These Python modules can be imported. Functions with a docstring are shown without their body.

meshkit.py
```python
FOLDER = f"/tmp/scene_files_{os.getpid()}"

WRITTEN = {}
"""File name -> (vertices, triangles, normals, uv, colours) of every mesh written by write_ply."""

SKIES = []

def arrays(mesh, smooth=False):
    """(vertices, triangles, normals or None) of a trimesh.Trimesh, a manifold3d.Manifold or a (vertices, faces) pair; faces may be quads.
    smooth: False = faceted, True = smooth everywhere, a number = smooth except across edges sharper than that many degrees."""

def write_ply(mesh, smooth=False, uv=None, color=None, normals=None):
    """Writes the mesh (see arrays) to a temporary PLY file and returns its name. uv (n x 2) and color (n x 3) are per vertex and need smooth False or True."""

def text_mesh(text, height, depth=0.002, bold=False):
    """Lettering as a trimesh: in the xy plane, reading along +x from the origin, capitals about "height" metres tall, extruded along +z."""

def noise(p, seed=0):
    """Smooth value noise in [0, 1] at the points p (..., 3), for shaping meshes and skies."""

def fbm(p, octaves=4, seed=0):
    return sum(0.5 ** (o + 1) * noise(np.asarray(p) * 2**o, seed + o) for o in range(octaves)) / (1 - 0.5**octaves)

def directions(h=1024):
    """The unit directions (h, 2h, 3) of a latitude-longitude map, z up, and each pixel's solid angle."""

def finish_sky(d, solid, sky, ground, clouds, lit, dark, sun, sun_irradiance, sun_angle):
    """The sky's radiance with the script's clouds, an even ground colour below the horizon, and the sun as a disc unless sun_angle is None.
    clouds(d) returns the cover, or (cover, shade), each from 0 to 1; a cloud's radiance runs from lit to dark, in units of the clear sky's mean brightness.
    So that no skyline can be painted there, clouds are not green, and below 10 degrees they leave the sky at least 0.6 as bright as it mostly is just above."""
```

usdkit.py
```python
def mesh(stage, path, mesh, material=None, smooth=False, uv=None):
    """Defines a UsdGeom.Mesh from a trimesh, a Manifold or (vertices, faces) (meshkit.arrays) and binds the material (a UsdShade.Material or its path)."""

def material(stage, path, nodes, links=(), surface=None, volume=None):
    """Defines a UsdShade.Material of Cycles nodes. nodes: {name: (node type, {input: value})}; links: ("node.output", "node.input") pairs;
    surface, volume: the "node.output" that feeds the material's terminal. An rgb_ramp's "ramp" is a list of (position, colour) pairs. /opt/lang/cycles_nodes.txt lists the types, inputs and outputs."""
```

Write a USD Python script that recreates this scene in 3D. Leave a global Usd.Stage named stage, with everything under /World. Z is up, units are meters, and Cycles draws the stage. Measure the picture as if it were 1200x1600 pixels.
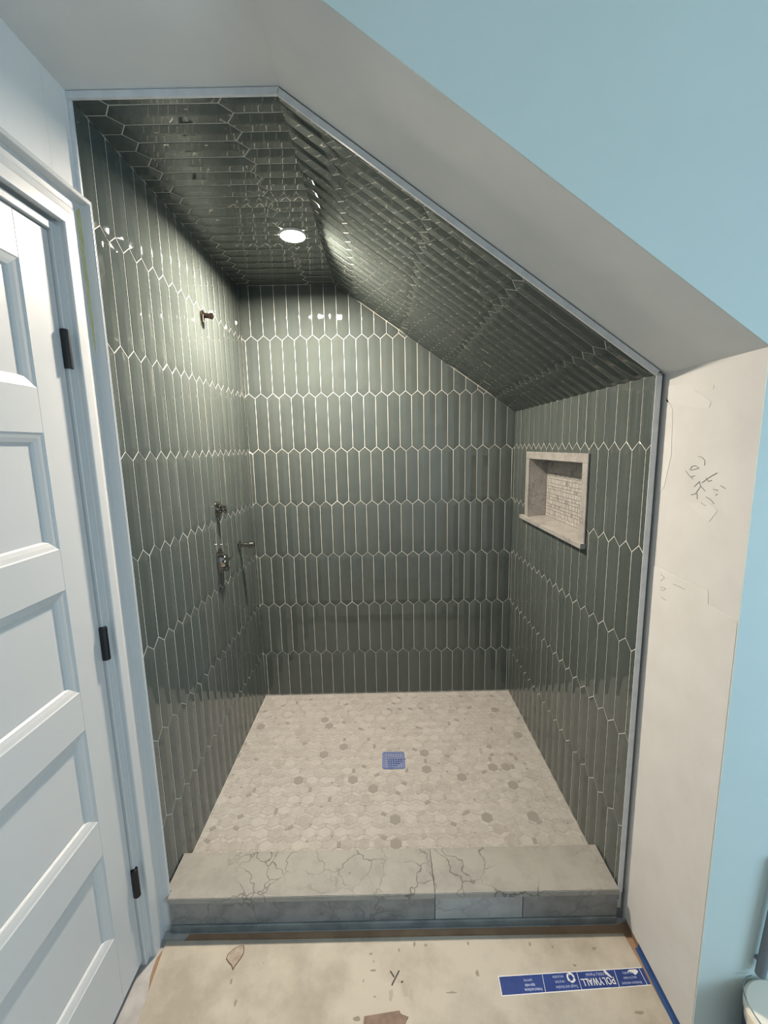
import math, random, sys
import numpy as np, trimesh
from shapely.geometry import Polygon, box as sbox
from pxr import Usd, UsdGeom, UsdLux, UsdShade, Gf, Sdf, Vt
sys.path.insert(0, "/opt/lang")
import usdkit, meshkit

stage = Usd.Stage.CreateInMemory()
UsdGeom.SetStageUpAxis(stage, "Z")
UsdGeom.SetStageMetersPerUnit(stage, 1.0)
UsdGeom.Xform.Define(stage, "/World")
UsdGeom.Scope.Define(stage, "/World/Looks")
rng = random.Random(7)
nrng = np.random.default_rng(7)

# ------------------------------------------------------------------ camera
CAM = np.array([0.76020, -1.19507, 1.51749])
ROT = np.array([[0.99979, -0.00389, -0.02032], [0.02067, 0.15267, 0.98806], [0.00075, 0.98827, -0.15271]])  # right, up, forward
cam = UsdGeom.Camera.Define(stage, "/World/camera")
cam.AddTransformOp().Set(Gf.Matrix4d(*ROT[0], 0, *ROT[1], 0, *(-ROT[2]), 0, *CAM, 1))
cam.CreateHorizontalApertureAttr(36.0)
cam.CreateFocalLengthAttr(36.0 * 658.9 / 1200)
cam.CreateClippingRangeAttr(Gf.Vec2f(0.02, 100))
cam.CreateExposureAttr(0.0)

# ------------------------------------------------------------------ light: daylight through the room's window, the shower's downlight
WINDOW_COLOR, WINDOW_POWER = (0.51, 0.785, 1.0), 7.8
LAMP_COLOR, LAMP_POWER = (1.0, 0.885, 0.745), 2850.0
FILL_LAMP_COLOR, FILL_LAMP_POWER = (1.0, 0.95, 0.88), 4.0  # unseen fill lamp, added to give the room a neutral tone
win = UsdLux.RectLight.Define(stage, "/World/window_daylight")
win.CreateWidthAttr(1.3); win.CreateHeightAttr(1.35)
win.CreateColorAttr(Gf.Vec3f(*WINDOW_COLOR)); win.CreateIntensityAttr(WINDOW_POWER)
win.AddTranslateOp().Set(Gf.Vec3d(3.09, -1.75, 1.15)); win.AddRotateYOp().Set(90.0)   # shines towards -x

# ------------------------------------------------------------------ measures (metres)
W, D, H = 1.5152, 1.2412, 2.3899        # shower: width, depth, ceiling
XR, HK = 0.5172, 1.6973                 # ridge where the ceiling starts to slope; top of the low right wall
ZF = -0.075                             # room floor
SL = math.hypot(W - XR, HK - H)
SU = np.array([(W - XR) / SL, 0, (HK - H) / SL])       # down the slope
SN = np.array([SU[2], 0, -SU[0]])                       # into the shower
TW, TP, TT = 0.0675, 0.30718, 0.0277    # picket tile: column pitch, row pitch, tip height
Z1, X0B, Y0L, Y0R = 0.27641, 0.05218, 0.07178, 0.33043
YO = -0.315                             # face of the blue wall
E_ = 0.0165                             # tile build-up over the plain walls
XRV = 1.540                             # plain right side of the opening
LX, LY, LR = 0.409, 0.697, 0.0495        # downlight

# ------------------------------------------------------------------ materials
def mat(name, nodes, links=(), surface="p.BSDF"):
    return usdkit.material(stage, f"/World/Looks/{name}", nodes, links, surface=surface)

def plain(name, col, rough=0.5, metal=0.0, spec=0.5, bump=None, **kw):
    nodes = {"p": ("principled_bsdf", {"base_color": col, "roughness": rough, "metallic": metal, "specular_ior_level": spec, **kw})}
    links = []
    if bump:
        sc, st, dist = bump
        nodes["g"] = ("geometry", {})
        nodes["n"] = ("noise_texture", {"scale": sc, "detail": 3.0})
        nodes["b"] = ("bump", {"strength": st, "distance": dist})
        links = [("g.position", "n.vector"), ("n.fac", "b.height"), ("b.normal", "p.normal")]
    return mat(name, nodes, links)

def mottled(name, c1, c2, scale, rough=0.6, detail=4.0, lo=0.35, hi=0.65, bump=0.0, bdist=0.001, spec=0.5, bscale=60.0):
    nodes = {"g": ("geometry", {}), "n": ("noise_texture", {"scale": scale, "detail": detail, "roughness": 0.6}),
             "r": ("rgb_ramp", {"ramp": [(0.0, c1), (lo, c1), (hi, c2), (1.0, c2)]}),
             "p": ("principled_bsdf", {"roughness": rough, "specular_ior_level": spec})}
    links = [("g.position", "n.vector"), ("n.fac", "r.fac"), ("r.color", "p.base_color")]
    if bump:
        nodes["n2"] = ("noise_texture", {"scale": bscale, "detail": 4.0})
        nodes["b"] = ("bump", {"strength": bump, "distance": bdist})
        links += [("g.position", "n2.vector"), ("n2.fac", "b.height"), ("b.normal", "p.normal")]
    return mat(name, nodes, links)

def marble(name, base, dark, vein, vscale=7.0, nscale=4.0, rough=0.32, width=0.035, amount=0.8, per_object=0.0):
    nodes = {
        "g": ("geometry", {}), "oi": ("object_info", {}),
        "sh": ("vector_math", {"math_type": "multiply_add", "vector2": (1, 1, 1)}),
        "cx": ("combine_xyz", {"x": 0.0, "y": 0.0, "z": 0.0}),
        "w": ("noise_texture", {"scale": nscale, "detail": 4.0, "roughness": 0.6}),
        "ws": ("vector_math", {"math_type": "scale", "scale": 0.30}),
        "wa": ("vector_math", {"math_type": "add"}),
        "v": ("voronoi_texture", {"feature": "distance_to_edge", "scale": vscale}),
        "vr": ("map_range", {"from_min": 0.0, "from_max": width, "to_min": 1.0, "to_max": 0.0, "clamp": True}),
        "m": ("noise_texture", {"scale": nscale * 1.3, "detail": 2.0}),
        "mr": ("map_range", {"from_min": 0.40, "from_max": 0.58, "to_min": 0.0, "to_max": amount, "clamp": True}),
        "mm": ("math", {"math_type": "multiply"}),
        "n": ("noise_texture", {"scale": nscale * 3, "detail": 6.0, "roughness": 0.65}),
        "r": ("rgb_ramp", {"ramp": [(0.0, dark), (0.34, dark), (0.58, base), (1.0, base)]}),
        "mx": ("mix", {"color2": vein}),
        "p": ("principled_bsdf", {"roughness": rough}),
    }
    links = [("g.position", "sh.vector1"), ("cx.vector", "sh.vector3"), ("sh.vector", "w.vector"), ("w.color", "ws.vector1"), ("ws.vector", "wa.vector1"), ("sh.vector", "wa.vector2"),
             ("wa.vector", "v.vector"), ("v.distance", "vr.value"), ("sh.vector", "m.vector"), ("m.fac", "mr.value"), ("vr.result", "mm.value1"), ("mr.result", "mm.value2"),
             ("mm.value", "mx.fac"), ("sh.vector", "n.vector"), ("n.fac", "r.fac"), ("r.color", "mx.color1"), ("mx.color", "p.base_color")]
    if per_object:
        nodes["om"] = ("math", {"math_type": "multiply", "value2": per_object})
        links += [("oi.random", "om.value1"), ("om.value", "cx.x"), ("om.value", "cx.y")]
    return mat(name, nodes, links)

def glaze(name, col, k):
    """Glossy green-grey glaze: faint streaks of tone, a slightly wavy surface."""
    c2 = tuple(c * k for c in col)
    return mat(name, {
        "g": ("geometry", {}), "n": ("noise_texture", {"scale": 9.0, "detail": 3.0}),
        "r": ("rgb_ramp", {"ramp": [(0.3, col), (0.7, c2)]}),
        "n2": ("noise_texture", {"scale": 22.0, "detail": 1.0}),
        "b": ("bump", {"strength": 0.05, "distance": 0.0010}),
        "p": ("principled_bsdf", {"roughness": 0.02, "specular_ior_level": 0.62})},
        [("g.position", "n.vector"), ("n.fac", "r.fac"), ("r.color", "p.base_color"), ("g.position", "n2.vector"), ("n2.fac", "b.height"), ("b.normal", "p.normal")])

TILE_COLS = [(0.0725, 0.0855, 0.0780), (0.0685, 0.0810, 0.0740), (0.0760, 0.0885, 0.0805), (0.0710, 0.0845, 0.0790)]
M_TILE = [glaze(f"green_glaze_{i}", c, 1.12) for i, c in enumerate(TILE_COLS)]
M_GROUT = plain("cream_grout", (0.51, 0.50, 0.455), 0.85, bump=(180, 0.3, 0.0005))
M_FGROUT = plain("floor_grout", (0.408, 0.388, 0.356), 0.85)
M_HEX = [marble("mosaic_pale", (0.400, 0.380, 0.348), (0.352, 0.332, 0.304), (0.264, 0.248, 0.228), 30, 12, 0.3, 0.05, 0.6, 31.0),
         marble("mosaic_cream", (0.432, 0.412, 0.380), (0.384, 0.364, 0.336), (0.296, 0.280, 0.256), 24, 12, 0.3, 0.04, 0.5, 31.0),
         marble("mosaic_grey", (0.368, 0.348, 0.316), (0.320, 0.300, 0.272), (0.240, 0.224, 0.204), 30, 12, 0.3, 0.05, 0.6, 31.0),
         plain("mosaic_dark", (0.252, 0.236, 0.212), 0.32)]
M_CURB = marble("curb_marble", (0.331, 0.315, 0.283), (0.270, 0.258, 0.233), (0.096, 0.091, 0.087), 9.5, 4.0, 0.28, 0.035, 0.9, 5.0)
M_CURBF = [marble("curb_face_grey", (0.25, 0.25, 0.245), (0.17, 0.17, 0.17), (0.10, 0.10, 0.10), 9, 4, 0.3, 0.05, 0.6),
           marble("curb_face_pale", (0.36, 0.36, 0.355), (0.28, 0.28, 0.28), (0.18, 0.18, 0.18), 7, 3, 0.3, 0.04, 0.5)]
M_CURBB = mottled("curb_base_grey", (0.12, 0.135, 0.135), (0.21, 0.225, 0.22), 14, 0.6)
M_NICHE = marble("niche_marble", (0.353, 0.332, 0.307), (0.279, 0.262, 0.242), (0.139, 0.131, 0.123), 16, 6, 0.28, 0.045, 0.8)
M_WHITE = plain("white_gloss_paint", (0.58, 0.575, 0.565), 0.42, bump=(90, 0.12, 0.0006))
M_DRY = mottled("primed_drywall", (0.609, 0.587, 0.557), (0.661, 0.639, 0.609), 5, 0.85, bump=0.25, bdist=0.0006, bscale=140)
M_SOFFIT = mottled("primer_grey_drywall", (0.659, 0.653, 0.637), (0.713, 0.707, 0.686), 4, 0.9, bump=0.25, bdist=0.0006, bscale=140)
M_LWALL = mottled("white_room_drywall", (0.72, 0.71, 0.69), (0.76, 0.75, 0.73), 5, 0.8, bump=0.2, bdist=0.0006, bscale=140)
M_PATCH = mottled("joint_compound", (0.648, 0.622, 0.587), (0.687, 0.666, 0.635), 9, 0.9, bump=0.2, bdist=0.0005, bscale=60)
M_BLUE = mottled("pale_blue_paint", (0.61, 0.68, 0.645), (0.63, 0.70, 0.665), 4, 0.6, bump=0.22, bdist=0.0006, bscale=170)
M_TRIM = mottled("tile_edge_trim", (0.60, 0.605, 0.61), (0.70, 0.70, 0.70), 25, 0.5)
M_CAULK = mottled("yellowed_wood", (0.50, 0.45, 0.20), (0.60, 0.545, 0.30), 30, 0.6)
M_BLACK = plain("black_hinge_metal", (0.004, 0.004, 0.005), 0.45)
M_CHROME = plain("polished_chrome", (0.36, 0.34, 0.32), 0.05, 1.0)
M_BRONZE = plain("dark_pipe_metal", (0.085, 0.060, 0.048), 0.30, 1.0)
M_DRAIN = plain("blue_protective_film", (0.115, 0.165, 0.34), 0.35)
M_DRAINW = plain("drain_well", (0.50, 0.49, 0.52), 0.5)
M_BOARD = mottled("beige_hardboard", (0.335, 0.292, 0.232), (0.465, 0.412, 0.335), 6, 0.62, detail=9, lo=0.36, hi=0.60, bump=0.15, bdist=0.0005)
M_SMUDGE = plain("board_smudge", (0.27, 0.23, 0.18), 0.8)
M_INK = plain("dark_ink", (0.05, 0.048, 0.045), 0.7)
M_PENCIL = plain("pencil_graphite", (0.34, 0.32, 0.30), 0.6)
M_LBL = mottled("label_blue", (0.012, 0.036, 0.17), (0.022, 0.050, 0.21), 18, 0.4)
M_LBLW = plain("label_white", (0.66, 0.65, 0.64), 0.5)
M_LBLP = plain("label_pale_print", (0.42, 0.46, 0.60), 0.5)
M_TAPE = mottled("blue_masking_tape", (0.016, 0.060, 0.19), (0.030, 0.085, 0.23), 40, 0.45)
M_KRAFT = mottled("brown_kraft_paper", (0.24, 0.145, 0.085), (0.33, 0.21, 0.13), 12, 0.8)
M_FLOOR = mottled("dusty_subfloor", (0.36, 0.335, 0.315), (0.47, 0.45, 0.43), 14, 0.85)
M_CARD = mottled("brown_cardboard", (0.20, 0.135, 0.10), (0.27, 0.185, 0.14), 40, 0.8)
M_LEAF = mottled("dry_leaf_brown", (0.30, 0.235, 0.18), (0.40, 0.33, 0.26), 60, 0.7)
M_LEAFE = plain("leaf_edge_brown", (0.13, 0.085, 0.055), 0.8)
M_ROOM = plain("room_white_paint", (0.74, 0.73, 0.71), 0.8)
M_RFLOOR = M_FLOOR
M_GREY = plain("grey_metal", (0.17, 0.19, 0.21), 0.5)
M_PAIL = plain("white_pail_plastic", (0.86, 0.77, 0.64), 0.4)
M_NAVY = plain("navy_label", (0.02, 0.035, 0.085), 0.5)
M_GAP_SHADE = plain("painted_gap_shade", (0.03, 0.03, 0.03), 0.9)  # near-black colour painted in for shade in gaps and unlit space
M_RING = plain("downlight_white", (0.80, 0.78, 0.74), 0.5)
M_LENS = mat("downlight_lens", {"p": ("principled_bsdf", {"base_color": (0.8, 0.8, 0.8), "emission_color": LAMP_COLOR, "emission_strength": LAMP_POWER})})
M_FILL_LAMP = mat("fill_lamp_glow", {"p": ("principled_bsdf", {"base_color": (0.8, 0.8, 0.8), "emission_color": FILL_LAMP_COLOR, "emission_strength": FILL_LAMP_POWER})})

# ------------------------------------------------------------------ scene helpers
taken = set()
def free_path(name, parent="/World"):
    parent = str(parent.GetPath()) if hasattr(parent, "GetPath") else parent
    n, path = 0, f"{parent}/{name}"
    while path in taken:
        n += 1
        path = f"{parent}/{name}_{n:03d}"
    taken.add(path)
    return path

def tag(o, label=None, cat=None, group=None, kind=None):
    p = o.GetPrim()
    for k, v in (("label", label), ("category", cat), ("group", group), ("kind", kind)):
        if v:
            p.SetCustomDataByKey(k, v)
    return o

def thing(name, label, cat, group=None, kind=None):
    return tag(UsdGeom.Xform.Define(stage, free_path(name)), label, cat, group, kind)

def part(name, mesh, m, parent="/World", label=None, smooth=False, kind=None):
    return tag(usdkit.mesh(stage, free_path(name, parent), mesh, m, smooth=smooth), label, None, None, kind)

def part_n(name, v, f, n, m, parent, label=None, kind=None):
    """A mesh with its own vertex normals."""
    o = UsdGeom.Mesh.Define(stage, free_path(name, parent))
    o.CreatePointsAttr(Vt.Vec3fArray.FromNumpy(np.asarray(v, np.float32)))
    o.CreateFaceVertexCountsAttr(Vt.IntArray.FromNumpy(np.full(len(f), 3, np.int32)))
    o.CreateFaceVertexIndicesAttr(Vt.IntArray.FromNumpy(np.asarray(f, np.int32).ravel()))
    o.CreateSubdivisionSchemeAttr("none")
    o.CreateNormalsAttr(Vt.Vec3fArray.FromNumpy(np.asarray(n, np.float32)))
    o.SetNormalsInterpolation("vertex")
    UsdShade.MaterialBindingAPI.Apply(o.GetPrim()).Bind(m)
    return tag(o, label, None, None, kind)

def bx(x0, x1, y0, y1, z0, z1, r=0.0):
    """A box, its edges chamfered by r."""
    if r <= 0:
        m = trimesh.creation.box((x1 - x0, y1 - y0, z1 - z0))
        m.apply_translation(((x0 + x1) / 2, (y0 + y1) / 2, (z0 + z1) / 2))
        return m
    c = np.array([(x0 + x1) / 2, (y0 + y1) / 2, (z0 + z1) / 2]); h = np.array([x1 - x0, y1 - y0, z1 - z0]) / 2
    pts = []
    for s in np.ndindex(2, 2, 2):
        s = np.array(s) * 2 - 1
        for k in range(3):
            q = h - r; q[k] = h[k]
            pts.append(c + s * q)
    return trimesh.convex.convex_hull(np.array(pts))

def cat(*ms):
    return trimesh.util.concatenate(ms)

def ext(poly, z0, z1):
    m = trimesh.creation.extrude_polygon(poly if isinstance(poly, Polygon) else Polygon(poly), z1 - z0, engine="earcut")
    m.apply_translation((0, 0, z0))
    return m

def ext_axes(poly, depth, O, A, B, N):
    """Extrude a 2-D polygon given in axes A, B from O along N by depth."""
    m = trimesh.creation.extrude_polygon(poly if isinstance(poly, Polygon) else Polygon(poly), depth, engine="earcut")
    T = np.eye(4); T[:3, 0], T[:3, 1], T[:3, 2], T[:3, 3] = A, B, N, O
    m.apply_transform(T)
    return m

def cyl(p, q, r, r2=None, n=24):
    """A closed cylinder or cone from p to q."""
    p, q = np.array(p, float), np.array(q, float)
    return lathe([(0, r), (np.linalg.norm(q - p), r if r2 is None else r2)], p, q - p, n, closed=True)

def lathe(profile, O, axis, n=24, closed=True):
    """profile: (distance along the axis, radius)."""
    axis = np.array(axis, float) / np.linalg.norm(axis)
    a = np.cross(axis, [0, 0, 1.0] if abs(axis[2]) < 0.9 else [1.0, 0, 0]); a /= np.linalg.norm(a)
    b = np.cross(axis, a)
    th = np.arange(n) * 2 * math.pi / n
    ring = np.cos(th)[:, None] * a + np.sin(th)[:, None] * b
    v = np.vstack([np.array(O) + axis * t + ring * max(r, 1e-5) for t, r in profile])
    f = []
    for i in range(len(profile) - 1):
        for j in range(n):
            k = (j + 1) % n
            f += [(i * n + j, i * n + k, (i + 1) * n + k), (i * n + j, (i + 1) * n + k, (i + 1) * n + j)]
    if closed:
        c0, c1 = len(v), len(v) + 1
        v = np.vstack([v, np.array(O) + axis * profile[0][0], np.array(O) + axis * profile[-1][0]])
        e = (len(profile) - 1) * n
        for j in range(n):
            k = (j + 1) % n
            f += [(c0, k, j), (c1, e + j, e + k)]
    return trimesh.Trimesh(v, np.array(f), process=False)

def ellipse(a, b, n=40, p=2.0):
    t = np.arange(n) * 2 * math.pi / n
    return Polygon([(a * np.sign(math.cos(x)) * abs(math.cos(x)) ** (2 / p), b * np.sign(math.sin(x)) * abs(math.sin(x)) ** (2 / p)) for x in t])

def ribbon(points, width, O, A, B, N, lift=0.0004):
    """A pen stroke as a thin band on the plane through O."""
    from shapely.geometry import LineString
    return ext_axes(LineString(points).buffer(width / 2, cap_style=1, resolution=2), lift, O, A, B, N)

# ------------------------------------------------------------------ picket tiles
GR = 0.0033     # joint
SLOPE = 0.070   # each glazed face is two shallow facets meeting in a soft ridge, hipped at the tips
BED = 0.0022    # the joint lies this far below the tile face

def picket(u0, v0, v1):
    """Full tile: centre line u0, side edges from v0 to v1 (v = long axis), tips TT beyond. Returns soup (P (m,3,3): u, v, h; Nn same)."""
    a = TW / 2
    c = [(-a, v0), (0, v0 - TT), (a, v0), (a, v1), (0, v1 + TT), (-a, v1)]
    c = [np.array(p) + np.array([u0, 0.0]) for p in c]
    edges = []
    for i in range(6):
        p, q = c[i], c[(i + 1) % 6]
        d = (q - p) / np.linalg.norm(q - p)
        edges.append((p, d, np.array([-d[1], d[0]])))      # inward normal, counter-clockwise
    def ring(d):
        out = []
        for i in range(6):
            (p, dp, np_), (q, dq, nq) = edges[i - 1], edges[i]
            A = np.array([np_, nq]); rhs = np.array([np_ @ p + d, nq @ q + d])
            out.append(np.linalg.solve(A, rhs))
        return out
    am = a - 1e-5
    ds = [GR / 2, GR / 2 + 0.0013, a * 0.80, am]
    def hgt(k, d):
        top = 0.0010
        if k == 3:
            return top, 0.0
        return top - SLOPE * (a * 0.9 - d) - (0.0007 if k == 0 else 0.0), SLOPE + (0.9 if k == 0 else 0.0)
    rings = [ring(d) for d in ds]
    P, Nn = [], []
    for i in range(6):
        nin = edges[i][2]
        pts = []
        for k, d in enumerate(ds):
            h, s = hgt(k, d)
            n = np.array([-nin[0] * s, -nin[1] * s, 1.0]); n /= np.linalg.norm(n)
            pts.append([(np.array([*rings[k][i], h]), n), (np.array([*rings[k][(i + 1) % 6], h]), n)])
        nb = np.array([-nin[0], -nin[1], 0.0])
        base = [(np.array([rings[0][i][0], rings[0][i][1], -0.004]), nb), (np.array([rings[0][(i + 1) % 6][0], rings[0][(i + 1) % 6][1], -0.004]), nb)]
        top = [(pts[0][0][0], nb), (pts[0][1][0], nb)]
        strips = [(base, top)] + [(pts[k], pts[k + 1]) for k in range(len(ds) - 1)]
        for lo, hi in strips:
            quad = [lo[0], lo[1], hi[1], hi[0]]
            for t in ((0, 1, 2), (0, 2, 3)):
                tri = np.array([quad[x][0] for x in t])
                if np.linalg.norm(np.cross(tri[1] - tri[0], tri[2] - tri[0])) > 1e-12:
                    P.append(tri); Nn.append(np.array([quad[x][1] for x in t]))
    return np.array(P), np.array(Nn)

def clip_soup(P, Nn, planes):
    """Keep what lies inside the half-planes (a, b, c): a u + b v + c >= 0; cut edges get a side."""
    for a, b, c in planes:
        oP, oN = [], []
        side = P[:, :, 0] * a + P[:, :, 1] * b + c
        for tri, nn, s in zip(P, Nn, side):
            if (s >= -1e-9).all():
                oP.append(tri); oN.append(nn); continue
            if (s < 1e-9).all():
                continue
            poly = []
            for i in range(3):
                j = (i + 1) % 3
                if s[i] >= 0:
                    poly.append((tri[i], nn[i], False))
                if (s[i] >= 0) != (s[j] >= 0):
                    t = s[i] / (s[i] - s[j])
                    poly.append((tri[i] + t * (tri[j] - tri[i]), nn[i] + t * (nn[j] - nn[i]), True))
            for k in range(1, len(poly) - 1):
                oP.append(np.array([poly[0][0], poly[k][0], poly[k + 1][0]])); oN.append(np.array([poly[0][1], poly[k][1], poly[k + 1][1]]))
            cut = [q for q in poly if q[2]]
            if len(cut) == 2:
                i0 = [k for k, q in enumerate(poly) if q[2]]
                p, q = (cut[0][0], cut[1][0]) if (i0[1] - i0[0]) == 1 else (cut[1][0], cut[0][0])
                lp, lq = p.copy(), q.copy(); lp[2] = lq[2] = -0.004
                sn = np.array([-a, -b, 0.0]) / math.hypot(a, b)
                oP += [np.array([q, p, lp]), np.array([q, lp, lq])]
                oN += [np.array([sn] * 3)] * 2
        if not oP:
            return np.zeros((0, 3, 3)), np.zeros((0, 3, 3))
        P, Nn = np.array(oP), np.array(oN)
    return P, Nn

def halfplanes(poly, inset):
    """Half-planes of a counter-clockwise convex polygon, moved in by inset."""
    out = []
    for i in range(len(poly)):
        (x0, y0), (x1, y1) = poly[i], poly[(i + 1) % len(poly)]
        L = math.hypot(x1 - x0, y1 - y0)
        nx, ny = -(y1 - y0) / L, (x1 - x0) / L
        out.append((nx, ny, -(nx * x0 + ny * y0) - inset[i] if isinstance(inset, (list, tuple)) else -(nx * x0 + ny * y0) - inset))
    return out

def lay_tiles(parent, O, U, V, N, regions, phase, vrow):
    """Picket tiles over the convex regions (each (polygon, insets)). phase(k): offset of row k's side edges in u; vrow(k): zigzag level under row k."""
    O, U, V, N = (np.array(x, float) for x in (O, U, V, N))
    flip = np.cross(U, V) @ N < 0
    us = [p[0] for r, _ in regions for p in r]; vs = [p[1] for r, _ in regions for p in r]
    hp = [halfplanes(r, i) for r, i in regions]
    for k in range(-1, 12):
        vb, vt = vrow(k), vrow(k + 1)
        if vt + TT < min(vs) or vb - TT > max(vs):
            continue
        j0 = math.floor((min(us) - phase(k)) / TW) - 1
        for j in range(j0, j0 + int((max(us) - min(us)) / TW) + 4):
            u0 = phase(k) + (j + 0.5) * TW
            if u0 + TW / 2 < min(us) or u0 - TW / 2 > max(us):
                continue
            P, Nn = picket(u0, vb + TT / 2, vt - TT / 2)
            tu, tv, dz = rng.gauss(0, 0.0045), rng.gauss(0, 0.0016), rng.gauss(0, 0.0001)
            P[:, :, 2] = np.where(P[:, :, 2] < -0.0035, P[:, :, 2], P[:, :, 2] + tu * (P[:, :, 0] - u0) + tv * (P[:, :, 1] - (vb + vt) / 2) + dz)
            Nn = Nn - np.array([tu, tv, 0.0])
            Ps, Ns = [], []
            for h in hp:
                p, n = clip_soup(P, Nn, h)
                if len(p):
                    Ps.append(p); Ns.append(n)
            if not Ps:
                continue
            P, Nn = np.vstack(Ps), np.vstack(Ns)
            area = np.linalg.norm(np.cross(P[:, 1] - P[:, 0], P[:, 2] - P[:, 0]), axis=1) / 2
            if area.sum() < 6e-5:
                continue
            uvh, nn = P.reshape(-1, 3), Nn.reshape(-1, 3)
            X = O + uvh[:, :1] * U + uvh[:, 1:2] * V + uvh[:, 2:] * N
            n3 = nn[:, :1] * U + nn[:, 1:2] * V + nn[:, 2:] * N
            n3 /= np.linalg.norm(n3, axis=1, keepdims=True)
            f = np.arange(len(X)).reshape(-1, 3)
            if flip:
                f = f[:, ::-1]
            part_n("tile", X, f, n3, rng.choice(M_TILE), parent)

zrow = lambda k: Z1 + (k - 1) * TP                     # walls: row k runs from zigzag k to k + 1
G2 = 0.0013
YL = 0.010                                              # the left wall's tiles start here

# left wall of the shower
wl = thing("wall_left", "left shower wall clad in glossy green picket tiles, carrying the valves", "wall", kind="structure")
part("grout_bed", bx(-0.05, -BED, YL + 0.001, D + 0.05, -0.03, H + 0.05), M_GROUT, wl, "cream grout")
lay_tiles(wl, (0, 0, 0), (0, 1, 0), (0, 0, 1), (1, 0, 0), [([(YL, 0.002), (D, 0.002), (D, H), (YL, H)], [0.001, G2, G2, 0.0])],
          lambda k: Y0L + (0 if k % 2 else TW / 2), zrow)

# back wall
wb = thing("wall_back", "back shower wall of green picket tiles below the sloping ceiling", "wall", kind="structure")
back_poly = [(0, 0.002), (W, 0.002), (W, HK), (XR, H), (0, H)]
part("grout_bed", ext_axes(Polygon([(-0.002, -0.03), (W + 0.002, -0.03), (W + 0.002, HK + 0.003), (XR, H + 0.003), (-0.002, H + 0.003)]), 0.05, (0, D + BED, 0), (1, 0, 0), (0, 0, 1), (0, 1, 0)), M_GROUT, wb, "cream grout")
lay_tiles(wb, (0, D, 0), (1, 0, 0), (0, 0, 1), (0, -1, 0), [(back_poly, [0.001, G2, G2, G2, G2])],
          lambda k: X0B + (0 if k % 2 else TW / 2), zrow)

# low right wall with the niche
NY0, NY1, NZ0, NZ1, ND = 0.372, 0.995, 1.128, 1.462, 0.088     # hole for the niche
wr = thing("wall_right", "low right shower wall of green picket tiles around the niche", "wall", kind="structure")
part("grout_bed", cat(bx(W + BED, W + 0.014, 0.001, NY0, -0.03, HK + 0.004), bx(W + BED, W + 0.014, NY1, D + 0.05, -0.03, HK + 0.004),
                      bx(W + BED, W + 0.014, NY0, NY1, -0.03, NZ0), bx(W + BED, W + 0.014, NY0, NY1, NZ1, HK + 0.004)), M_GROUT, wr, "cream grout")
lay_tiles(wr, (W, 0, 0), (0, 1, 0), (0, 0, 1), (-1, 0, 0),
          [([(0, 0.002), (NY0, 0.002), (NY0, HK), (0, HK)], [0.001, 0, G2, 0.0]), ([(NY1, 0.002), (D, 0.002), (D, HK), (NY1, HK)], [0.001, G2, G2, 0]),
           ([(NY0, 0.002), (NY1, 0.002), (NY1, NZ0), (NY0, NZ0)], [0.001, 0, 0, 0]), ([(NY0, NZ1), (NY1, NZ1), (NY1, HK), (NY0, HK)], [0, 0, G2, 0])],
          lambda k: Y0R + (0 if k % 2 else TW / 2), zrow)

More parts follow.
